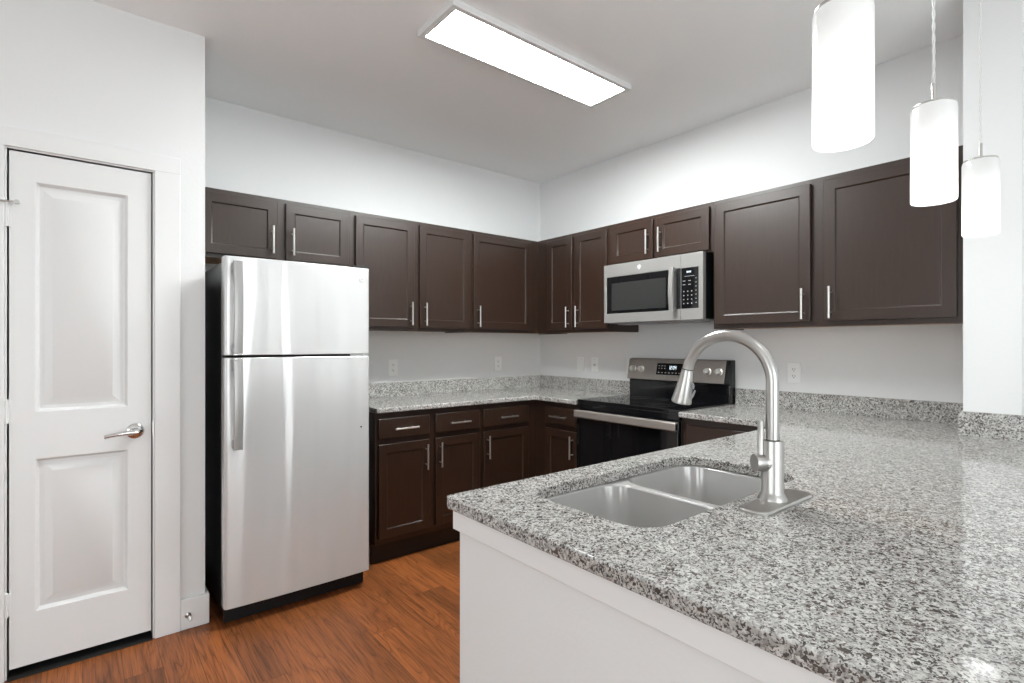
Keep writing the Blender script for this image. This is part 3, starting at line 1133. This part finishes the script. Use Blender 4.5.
# ------------------------------------------------------------------ microwave (local x from its left side)
MY0 = 1.073
MW = .740
MZ0, MZ1 = 1.432, 1.8265
MF = -.392
mw = thing('microwave', 'stainless over-the-range microwave with black keypad mounted below a short cabinet', 'microwave', (0, -MY0, 0), RB)
bxobj('body', M['blackmetal'], mw, (.004, MW - .002, MF + .032, -.003, MZ0 + .006, MZ1), bevel=.003)
DWX = .5945      # door / control panel split
wx0, wx1, wz0, wz1 = .022, .512, 1.492, 1.744
b = bmesh.new()
panelled(b, 0, DWX, MZ0, MZ1, MF, .030, [(wx0, wx1, wz0, wz1)], rec=.004, slope=.002)
mdoor = obj('door', b, M['steel'], mw, bevel=.002)
bxobj('window', M['glass'], mdoor, (wx0 + .003, wx1 - .003, MF + .0015, MF + .0035, wz0 + .003, wz1 - .003))
bxobj('viewing_pane', M['mwglass'], mdoor, (wx0 + .045, wx1 - .022, MF + .0005, MF + .0014, wz0 + .022, wz1 - .045))
b = bmesh.new()
loops = []
for k in range(17):
    t = k / 16
    z = 1.488 + (1.752 - 1.488) * t
    yo = MF - .030 - .014 * math.sin(PI * t)
    loops.append([(x, y, z) for x, y in rrect(.537, .568, yo - .006, yo + .006, .005, 3)])
loft(b, loops, True, True)
mh = obj('handle', b, M['steel'], mw, smooth=True)
b = bmesh.new()
for zz in (1.492, 1.728):
    bxobj('handle_mount', M['grey'], mh, (.541, .564, MF - .030, MF + .0005, zz, zz + .020), bevel=.003)
bxobj('handle_recess', M['blackplastic'], mdoor, (.566, .594, MF - .0012, MF + .001, 1.500, 1.745), bevel=.0008)
badge('badge', mw, (.292, MF, 1.786), (0, -1, 0), .0165, M['handle_steel'], M['badge'])
cpn = bxobj('control_panel', M['steel'], mw, (DWX + .0015, MW, MF, MF + .030, MZ0, MZ1), bevel=.002)
kp = bxobj('keypad', M['glass'], mw, (.599, .712, MF - .0015, MF + .001, 1.500, 1.742), bevel=.0008)
keys = [(.613 + c * .026, .620 + c * .026, 1.526 + r * .024, 1.533 + r * .024) for r in range(4) for c in range(3)]
keys += [(.692, .701, 1.530 + r * .024, 1.534 + r * .024) for r in range(7)]
keys += [(.610 + c * .036, .627 + c * .036, 1.640 + r * .022, 1.644 + r * .022) for r in range(2) for c in range(2)]
keys += [(.622, .686, 1.690, 1.6925)]
for q in keys:
    bxobj('key', M['key'], kp, (q[0], q[1], MF - .0020, MF - .0014, q[2], q[3]))
b = bmesh.new()
for i, xx in enumerate((.636, .643, .652, .659)):
    box(b, xx, xx + .005, MF - .0020, MF - .0014, 1.712, 1.722)
obj('clock_digits', b, M['clock'], kp)
b = bmesh.new()
box(b, .01, MW - .01, MF + .04, -.03, MZ0 - .004, MZ0 + .006)
box(b, .06, MW - .06, MF + .07, -.20, MZ0 - .012, MZ0 - .004)
obj('vent_grille', b, M['grey'], mw, bevel=.002)

# ------------------------------------------------------------------ wall plates
GO = 'wall plates above the backsplash'


def plate(name, label, loc, rz, kind):
    t = thing(name, label, 'outlet' if kind != 'switch' else 'switch', loc, rz, GO)
    b = bmesh.new()
    panelled(b, -.0365, .0365, -.0585, .0585, -.006, .0055, [], rec=.001)
    obj('cover_plate', b, M['white_plastic'], t, bevel=.0025)
    if kind == 'duplex':
        for s in (-1, 1):
            b = bmesh.new()
            prism(b, rrect(-.0165, .0165, s * .0195 - .014, s * .0195 + .014, .008, 5), -.0080, -.0061, 'xz')
            so = obj('socket', b, M['white_plastic'], t, bevel=.0006)
            bxobj('slots', M['slot'], so, (-.0080, -.0055, -.0084, -.0079, s * .0195 - .001, s * .0195 + .008),
                  (.0050, .0075, -.0084, -.0079, s * .0195 - .001, s * .0195 + .007),
                  (-.0025, .0025, -.0084, -.0079, s * .0195 - .0095, s * .0195 - .0050))
    elif kind == 'switch':
        b = bmesh.new()
        panelled(b, -.0165, .0165, -.0335, .0335, -.0085, .0025, [], rec=.001)
        obj('rocker', b, M['white_plastic'], t, bevel=.001)
    else:
        b = bmesh.new()
        lathe(b, [(.008, 0), (.008, .002), (.0055, .003), (.0055, .009), (0, .009)], (0, -.0061, 0), (0, -1, 0), 16, caps=False)
        obj('jack', b, M['nickel'], t)
        bxobj('screws', M['nickel'], t, (-.003, .003, -.0068, -.0061, .041, .046), (-.003, .003, -.0068, -.0061, -.046, -.041))
    return t


plate('outlet', 'white duplex outlet just right of the refrigerator', (-1.447, -.001, 1.118), 0, 'duplex')
plate('outlet', 'white wall plate on the back wall close to the corner', (-.482, -.001, 1.125), 0, 'duplex')
plate('switch', 'white rocker switch plate left of the range nearest the corner', (-.001, -.490, 1.124), RB, 'switch')
plate('outlet', 'white jack plate between the rocker switch and the range', (-.001, -.649, 1.124), RB, 'jack')
plate('outlet', 'white outlet partly hidden behind the left end of the range console', (-.001, -.998, 1.124), RB, 'duplex')
plate('outlet', 'white duplex outlet right of the faucet under the wide cabinet', (-.001, -2.152, 1.122), RB, 'duplex')

# ------------------------------------------------------------------ ceiling light
cl = thing('ceiling_light', 'flat white rectangular LED panel light on the ceiling', 'ceiling light', (-1.413, -1.490, CH))
hx_, hy_ = .588, .149
b = bmesh.new()
for d in ((-hx_, hx_, -hy_, -hy_ + .026), (-hx_, hx_, hy_ - .026, hy_), (-hx_, -hx_ + .030, -hy_ + .026, hy_ - .026), (hx_ - .030, hx_, -hy_ + .026, hy_ - .026)):
    box(b, *d, -.032, -.001)
box(b, -hx_ + .03, hx_ - .030, -hy_ + .026, hy_ - .026, -.008, -.001)
obj('frame', b, M['trim'], cl, bevel=.0015)
bxobj('diffuser', M['led'], cl, (-hx_ + .0305, hx_ - .0305, -hy_ + .0265, hy_ - .0265, -.030, -.009))

# ------------------------------------------------------------------ pendants
GP = 'pendants over the peninsula'


def pendant(label, x, y, z0, length=.256, r=.050):
    t = thing('pendant_lamp', label, 'pendant lamp', (x, y, CH), 0, GP)
    zb = z0 - CH
    zt = zb + length
    b = bmesh.new()
    lathe(b, [(r * .965, zb + .0002), (r, zb + .004), (r, zt - .012), (r * .97, zt - .003), (r * .90, zt), (r * .55, zt + .001)], (0, 0, 0), (0, 0, 1), 48, caps=False)
    obj('shade', b, M['opal'], t, smooth=True)
    b = bmesh.new()
    lathe(b, [(0, zt + .0015), (r * .93, zt + .0015), (r * .93, zt + .005), (r * .80, zt + .008), (.012, zt + .010), (.0055, zt + .013), (.0055, zt + .062), (.003, zt + .064), (0, zt + .064)], (0, 0, 0), (0, 0, 1), 36, caps=False)
    obj('cap', b, M['nickel'], t, smooth=True)
    b = bmesh.new()
    z_a, z_b = zt + .063, -.024
    n_ = 90
    for ph in (0, PI):
        pts = [(.0022 * math.cos(ph + k * .75), .0022 * math.sin(ph + k * .75), z_a + (z_b - z_a) * k / n_) for k in range(n_ + 1)]
        tube(b, pts, .0019, 6)
    obj('cord', b, M['cord'], t, smooth=True)
    b = bmesh.new()
    lathe(b, [(.0, -.025), (.008, -.025), (.055, -.016), (.060, -.010), (.060, -.0005), (0, -.0005)], (0, 0, 0), (0, 0, 1), 32, caps=False)
    obj('canopy', b, M['nickel'], t, smooth=True)
    b = bmesh.new()
    lathe(b, [(0, zb + .006), (r * .94, zb + .006), (r * .94, zb + .009), (0, zb + .009)], (0, 0, 0), (0, 0, 1), 40, caps=False)
    obj('diffuser', b, M['glow'], t)
    b = bmesh.new()
    zc = zb + length * .52
    lathe(b, [(.0, -.045), (.013, -.042), (.022, -.025), (.024, -.010), (.019, .012), (.013, .030), (.013, .055), (0, .055)], (0, 0, zc), (0, 0, 1), 24, caps=False)
    obj('bulb', b, M['bulb'], t, smooth=True)
    ld = bpy.data.lights.new('pendant_glow', 'POINT')
    ld.energy = 0.16
    ld.color = (1.0, 0.985, 0.96)
    ld.shadow_soft_size = .03
    lo = bpy.data.objects.new('pendant_glow', ld)
    lo.location = (0, 0, zc - .075)
    lo.parent = t
    COL.objects.link(lo)
    return t


pendant('white glass cylinder pendant nearest the camera, cut off by the top of the photo', -2.070, -3.091, 1.668)
pendant('middle of the three white glass cylinder pendants, in front of the wide cabinet', -1.412, -3.087, 1.668)
pendant('white glass cylinder pendant farthest from the camera, in front of the right wall end', -.755, -3.075, 1.667)
